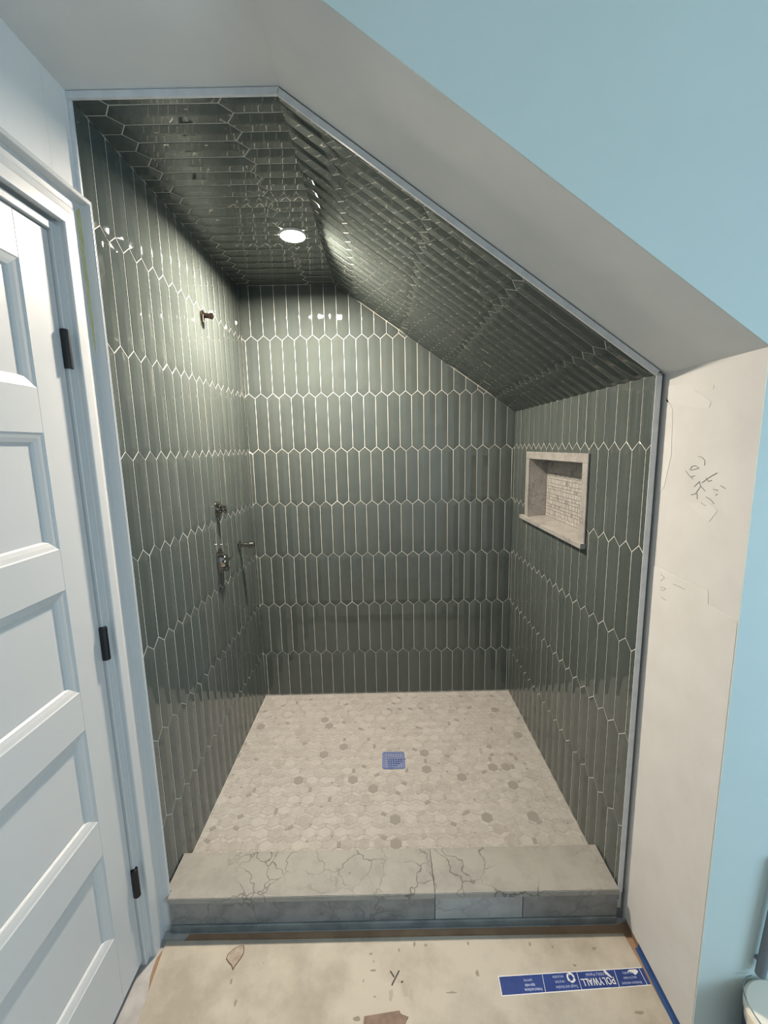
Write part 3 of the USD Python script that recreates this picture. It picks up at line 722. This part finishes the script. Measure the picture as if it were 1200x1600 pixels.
# ------------------------------------------------------------------ room floor, ceiling, far walls, window
fl = part("floor", bx(-0.12, XE, -3.2, 0.1, ZF - 0.05, ZF), M_FLOOR); tag(fl, "dusty grey subfloor showing along the door side", "floor", kind="structure")
rc = part("ceiling_room", bx(-0.12, XE + 0.05, -3.2, YO + 0.004, ZT, ZT + 0.05), M_ROOM); tag(rc, "white ceiling of the room in front of the shower", "ceiling", kind="structure")
wq = part("wall_rear", bx(-0.12, XE + 0.05, -3.25, -3.2, ZF, ZT), M_ROOM); tag(wq, "white rear wall of the room, opposite the shower", "wall", kind="structure")
wy0, wy1, wz0, wz1 = -2.41, -1.09, 0.46, 1.84
we = part("wall_window_side", cat(bx(XE, XE + 0.05, -3.2, wy0, ZF, ZT), bx(XE, XE + 0.05, wy1, YO + 0.004, ZF, ZT), bx(XE, XE + 0.05, wy0, wy1, ZF, wz0), bx(XE, XE + 0.05, wy0, wy1, wz1, ZT)), M_ROOM)
tag(we, "white right room wall with the window in it", "wall", kind="structure")
w1 = thing("window_1", "white framed window in the right room wall", "window", kind="structure")
part("frame", cat(bx(XE - 0.005, XE + 0.05, wy0, wy0 + 0.03, wz0, wz1), bx(XE - 0.005, XE + 0.05, wy1 - 0.03, wy1, wz0, wz1), bx(XE - 0.005, XE + 0.05, wy0 + 0.03, wy1 - 0.03, wz0, wz0 + 0.03), bx(XE - 0.005, XE + 0.05, wy0 + 0.03, wy1 - 0.03, wz1 - 0.03, wz1)), M_WHITE, w1)
part("bright_pane", bx(XE + 0.03, XE + 0.04, wy0 + 0.03, wy1 - 0.03, wz0 + 0.03, wz1 - 0.03), M_ROOM, w1)
rlp = thing("ceiling_lamp", "unseen round fill lamp added on the room ceiling for neutral light", "lamp")  # added for its soft neutral fill, no such lamp in view
part("shade", lathe([(0, 0.17), (0.05, 0.17), (0.08, 0.12), (0.09, 0.02)], (1.3, -1.75, ZT - 0.002), (0, 0, -1), 40), M_FILL_LAMP, rlp, "glowing round shade of the added fill lamp", smooth=40)

# ------------------------------------------------------------------ what lies on the floor
TH = 0.0035
kr = part("kraft_paper", cat(ext([(0.085, -0.0185), (1.5115, -0.0185), (1.5385, -0.008), (1.5385, -1.25), (0.10, -1.25), (0.048, -0.30), (0.030, -0.17), (0.014, -0.13), (0.009, -0.085), (0.016, -0.065), (0.066, -0.055)], ZF + 0.0003, ZF + 0.0009), bx(1.5385, 1.5391, -0.0858, -0.012, ZF + 0.0003, -0.056)), M_KRAFT)
tag(kr, "brown kraft paper strip showing between curb and beige board", "paper")
bo = thing("protection_board", "large beige hardboard floor protection sheet in front of the curb", "board")
ZB = ZF + 0.001
ZTP = ZB + TH
part("sheet", ext([(0.0176, -0.0393), (0.42, -0.0420), (0.9, -0.0425), (1.5155, -0.0453), (1.5290, -0.262), (1.575, -1.15) if False else (1.529, -1.15), (0.115, -1.15), (0.0373, -0.2385)], ZB, ZTP), M_BOARD, bo)
lab = Polygon([(1.0766, -0.1506), (1.0748, -0.1986), (1.5218, -0.1807), (1.5190, -0.1362)])
part("label_border", ext(lab, ZTP, ZTP + 0.0003), M_LBLW, bo, "white border of the printed label")
lab_in = lab.buffer(-0.0026, join_style=2).union(Polygon([(1.40, -0.1425), (1.522, -0.1386), (1.5222, -0.1782), (1.40, -0.1836)]))
lb = part("label_band", ext(Polygon(lab_in.exterior), ZTP + 0.0003, ZTP + 0.0006), M_LBL, bo, "dark blue printed label band, lettering upside down to the viewer")
# lettering reads towards -x, its top towards the room
ang = math.atan2(-0.1362 + 0.1506, 1.5154 - 1.0766)
ex = -np.array([math.cos(ang), math.sin(ang), 0]); ey = np.array([math.sin(ang), -math.cos(ang), 0])
LO = np.array([1.5154, -0.1362, ZTP + 0.0006])        # right, shower-side corner; s runs along the text, t up from its foot
def put_text(txt, s, t, h, bold=False, squeeze=None):
    m = meshkit.text_mesh(txt, h, 0.0003, bold)
    if squeeze:
        m.vertices[:, 0] *= squeeze / m.extents[0]
    T = np.eye(4); T[:3, 0], T[:3, 1], T[:3, 2], T[:3, 3] = ex, ey, (0, 0, 1), LO + ex * s + ey * t
    m.apply_transform(T)
    return m
part("title", put_text("POLYWALL", 0.094, 0.020, 0.0165, True, 0.100), M_LBLW, bo, "white lettering POLYWALL")
part("subtitle", put_text("Utility Panel", 0.114, 0.0075, 0.0075, False, 0.060), M_LBLP, bo, "paler lettering Utility Panel")
for tm in (put_text("Moisture resistant", 0.018, 0.0335, 0.0062, False, 0.060), put_text("easy to clean", 0.026, 0.0215, 0.0062, False, 0.040), put_text("for walls", 0.028, 0.0095, 0.0062, False, 0.034),
                        put_text("Tough and durable", 0.210, 0.0325, 0.0068, False, 0.066), put_text("recycled", 0.245, 0.0205, 0.0062, False, 0.028), put_text("recyclable", 0.243, 0.0085, 0.0062, False, 0.033)):
    part("small_print", tm, M_LBLP, bo, "small pale lettering")
for tm in (put_text("Protect surfaces", 0.318, 0.0340, 0.0064, True, 0.052), put_text("tape walls", 0.336, 0.0235, 0.0064, True, 0.030), put_text("quickly", 0.340, 0.0125, 0.0060, False, 0.026)):
    part("small_print", tm, M_LBLP, bo, "small pale lettering at the label's end")
def line(s, t0, t1, ds=0.0):
    p = [LO + ex * s + ey * t0, LO + ex * (s + ds) + ey * t1]
    from shapely.geometry import LineString
    return ext(LineString([(q[0], q[1]) for q in p]).buffer(0.0007, cap_style=2), ZTP + 0.0006, ZTP + 0.0009)
for tm in (line(0.006, 0.004, 0.046), line(0.083, 0.004, 0.046, 0.008), line(0.199, 0.004, 0.046, 0.005), line(0.305, 0.004, 0.046, 0.007)):
    part("divider", tm, M_LBLW, bo, "thin white rule between the label's fields")
arrows = []
for k in range(3):
    c = LO + ex * 0.2225 + ey * 0.0150
    seg = []
    for u in np.linspace(0, 0.72, 7):
        th = math.radians(120 * (k + u)); r = 0.0100
        seg.append((c[0] + r * math.cos(th) * 0.95, c[1] + r * math.sin(th)))
    from shapely.geometry import LineString
    body = LineString(seg).buffer(0.0025, cap_style=2)
    e, d = np.array(seg[-1]), np.array(seg[-1]) - np.array(seg[-2]); d /= np.linalg.norm(d); nrm = np.array([-d[1], d[0]])
    head = Polygon([tuple(e + nrm * 0.0046), tuple(e - nrm * 0.0046), tuple(e + d * 0.0055)])
    arrows.append(ext(Polygon(body.union(head).exterior), ZTP + 0.0006, ZTP + 0.0009))
part("recycling_mark", cat(*arrows), M_LBLW, bo, "white recycling symbol of three chasing arrows")
for p in ([(1.4985, -0.1420), (1.478, -0.1425), (1.470, -0.147), (1.484, -0.149), (1.489, -0.156), (1.497, -0.152), (1.503, -0.147)], [(1.398, -0.1425), (1.405, -0.1425), (1.417, -0.160), (1.413, -0.162), (1.402, -0.152)]):
    part("scuff", ext(Polygon(p), ZTP + 0.0009, ZTP + 0.0011), M_LBLW, bo, "torn white scuff on the label")
ink = [[(0.752, -0.1335), (0.762, -0.147)], [(0.778, -0.1330), (0.756, -0.166)]]
part("ink_mark", cat(*[ribbon(s, 0.0042, (0, 0, ZTP), (1, 0, 0), (0, 1, 0), (0, 0, 1), 0.0003) for s in ink]), M_INK, bo, "black Y-shaped ink mark")
def blob(cx, cy, rx, ry, n=12, rot=0.0):
    th = np.arange(n) * 2 * math.pi / n
    r = 1 + nrng.uniform(-0.3, 0.3, n)
    x, y = rx * r * np.cos(th), ry * r * np.sin(th)
    return Polygon(np.c_[cx + x * math.cos(rot) - y * math.sin(rot), cy + x * math.sin(rot) + y * math.cos(rot)]).buffer(0)
M_SMUDGE2 = plain("board_faint_smudge", (0.40, 0.345, 0.28), 0.8)
part("smudge", cat(*[ext(b, ZTP, ZTP + 0.00025) for b in (blob(0.752, -0.19, 0.006, 0.014), blob(0.795, -0.178, 0.008, 0.020, rot=0.3), blob(0.782, -0.158, 0.010, 0.004), blob(0.812, -0.190, 0.005, 0.014))]), M_SMUDGE2, bo, "faint smudge below the ink mark")
specks = [(0.690, -0.087, 0.005, 0.003), (0.780, -0.079, 0.003, 0.005), (0.70, -0.130, 0.011, 0.0026), (0.830, -0.064, 0.004, 0.006), (0.866, -0.067, 0.005, 0.004), (1.003, -0.064, 0.004, 0.005), (1.016, -0.143, 0.005, 0.008), (0.93, -0.187, 0.014, 0.0022), (0.70, -0.108, 0.002, 0.004), (0.67, -0.155, 0.002, 0.003),
          (0.705, -0.193, 0.003, 0.002), (0.655, -0.24, 0.010, 0.005), (0.355, -0.105, 0.002, 0.002), (0.30, -0.20, 0.004, 0.008), (0.27, -0.15, 0.004, 0.006), (1.20, -0.07, 0.004, 0.007), (1.27, -0.078, 0.003, 0.005), (1.40, -0.085, 0.008, 0.004), (1.32, -0.128, 0.006, 0.003), (1.45, -0.24, 0.012, 0.004)]
part("speck", cat(*[ext(blob(x, y, a, b, 9), ZTP, ZTP + 0.0002) for x, y, a, b in specks]), M_SMUDGE, bo, "scattered brown specks", kind="stuff")

lf = thing("dry_leaf", "brown dry leaf lying near the left end of the beige board", "leaf")
lp = [(0.2790, -0.0560), (0.2640, -0.0580), (0.2480, -0.0660), (0.2345, -0.0800), (0.2330, -0.0930), (0.2430, -0.1020), (0.2560, -0.1110), (0.2655, -0.1235), (0.2690, -0.1120), (0.2790, -0.0960), (0.2850, -0.0800), (0.2830, -0.0660)]
lpoly = Polygon(lp)
part("edge", ext(lpoly, ZTP + 0.0002, ZTP + 0.0012), M_LEAFE, lf, "darker brown leaf edge")
part("blade", ext(lpoly.buffer(-0.0026), ZTP + 0.0012, ZTP + 0.0020), M_LEAF, lf)
cd = part("cardboard_scrap", ext([(0.676, -0.2370), (0.7755, -0.2262), (0.7800, -0.2335), (0.8000, -0.2400), (0.7930, -0.2480), (0.790, -0.264), (0.672, -0.275)], ZTP + 0.0002, ZTP + 0.0030), M_CARD)
tag(cd, "torn brown cardboard scrap on the board at its near edge", "cardboard")
tp = part("masking_tape", cat(ext([(1.5291, -0.0865), (1.5395, -0.0860), (1.5395, -1.10), (1.5285, -1.10), (1.5278, -0.2623)], ZTP + 0.0002, ZTP + 0.0006), bx(1.5390, 1.5395, -0.3149, -0.0860, ZTP + 0.0002, -0.053)), M_TAPE)
tag(tp, "blue masking tape along the board's right edge by the wall", "tape")

# white pail and grey bar at the blue wall's foot
pa = thing("paint_pail", "white lidded pail standing by the foot of the blue wall", "pail")
px_, py_, pz_ = 1.685, -0.403, 0.170
part("body", lathe([(0, 0.070), (0.015, 0.073), (pz_ - ZF - 0.03, 0.077), (pz_ - ZF - 0.022, 0.078)], (px_, py_, ZF + 0.0005), (0, 0, 1), 40), M_PAIL, pa, smooth=35)
part("lid", lathe([(0, 0.0805), (0.014, 0.0812), (0.021, 0.075), (0.022, 0.02)], (px_, py_, pz_ - 0.0215), (0, 0, 1), 40), M_PAIL, pa, smooth=35)
part("label_wrap", lathe([(0.05, 0.0748), (0.195, 0.0776)], (px_, py_, ZF), (0, 0, 1), 40, closed=False), M_NAVY, pa, "navy label wrap", smooth=True)
hpts = [(px_ - 0.0815 * math.cos(t) * 0.9 - 0.008, py_ + 0.0815 * math.sin(t), pz_ + 0.004 + 0.012 * math.cos(t)) for t in np.linspace(-1.45, 1.45, 13)]
part("bail_handle", cat(*[cyl(hpts[i], hpts[i + 1], 0.0013, n=8) for i in range(12)]), M_GREY, pa, "dark wire handle", smooth=40)
br = thing("wall_bracket", "dark grey upright bar fixed low on the blue wall", "bracket")
part("bar", trimesh.convex.convex_hull(np.vstack([cyl((1.6778, YO - 0.018, 0.195), (1.6990, YO - 0.018, 0.52), 0.011, n=20).vertices])), M_GREY, br, smooth=40)
for x, z in ((1.6798, 0.225), (1.6967, 0.49)):
    part("mount", cyl((x, YO - 0.0005, z), (x, YO - 0.012, z), 0.006, n=12), M_GREY, br)
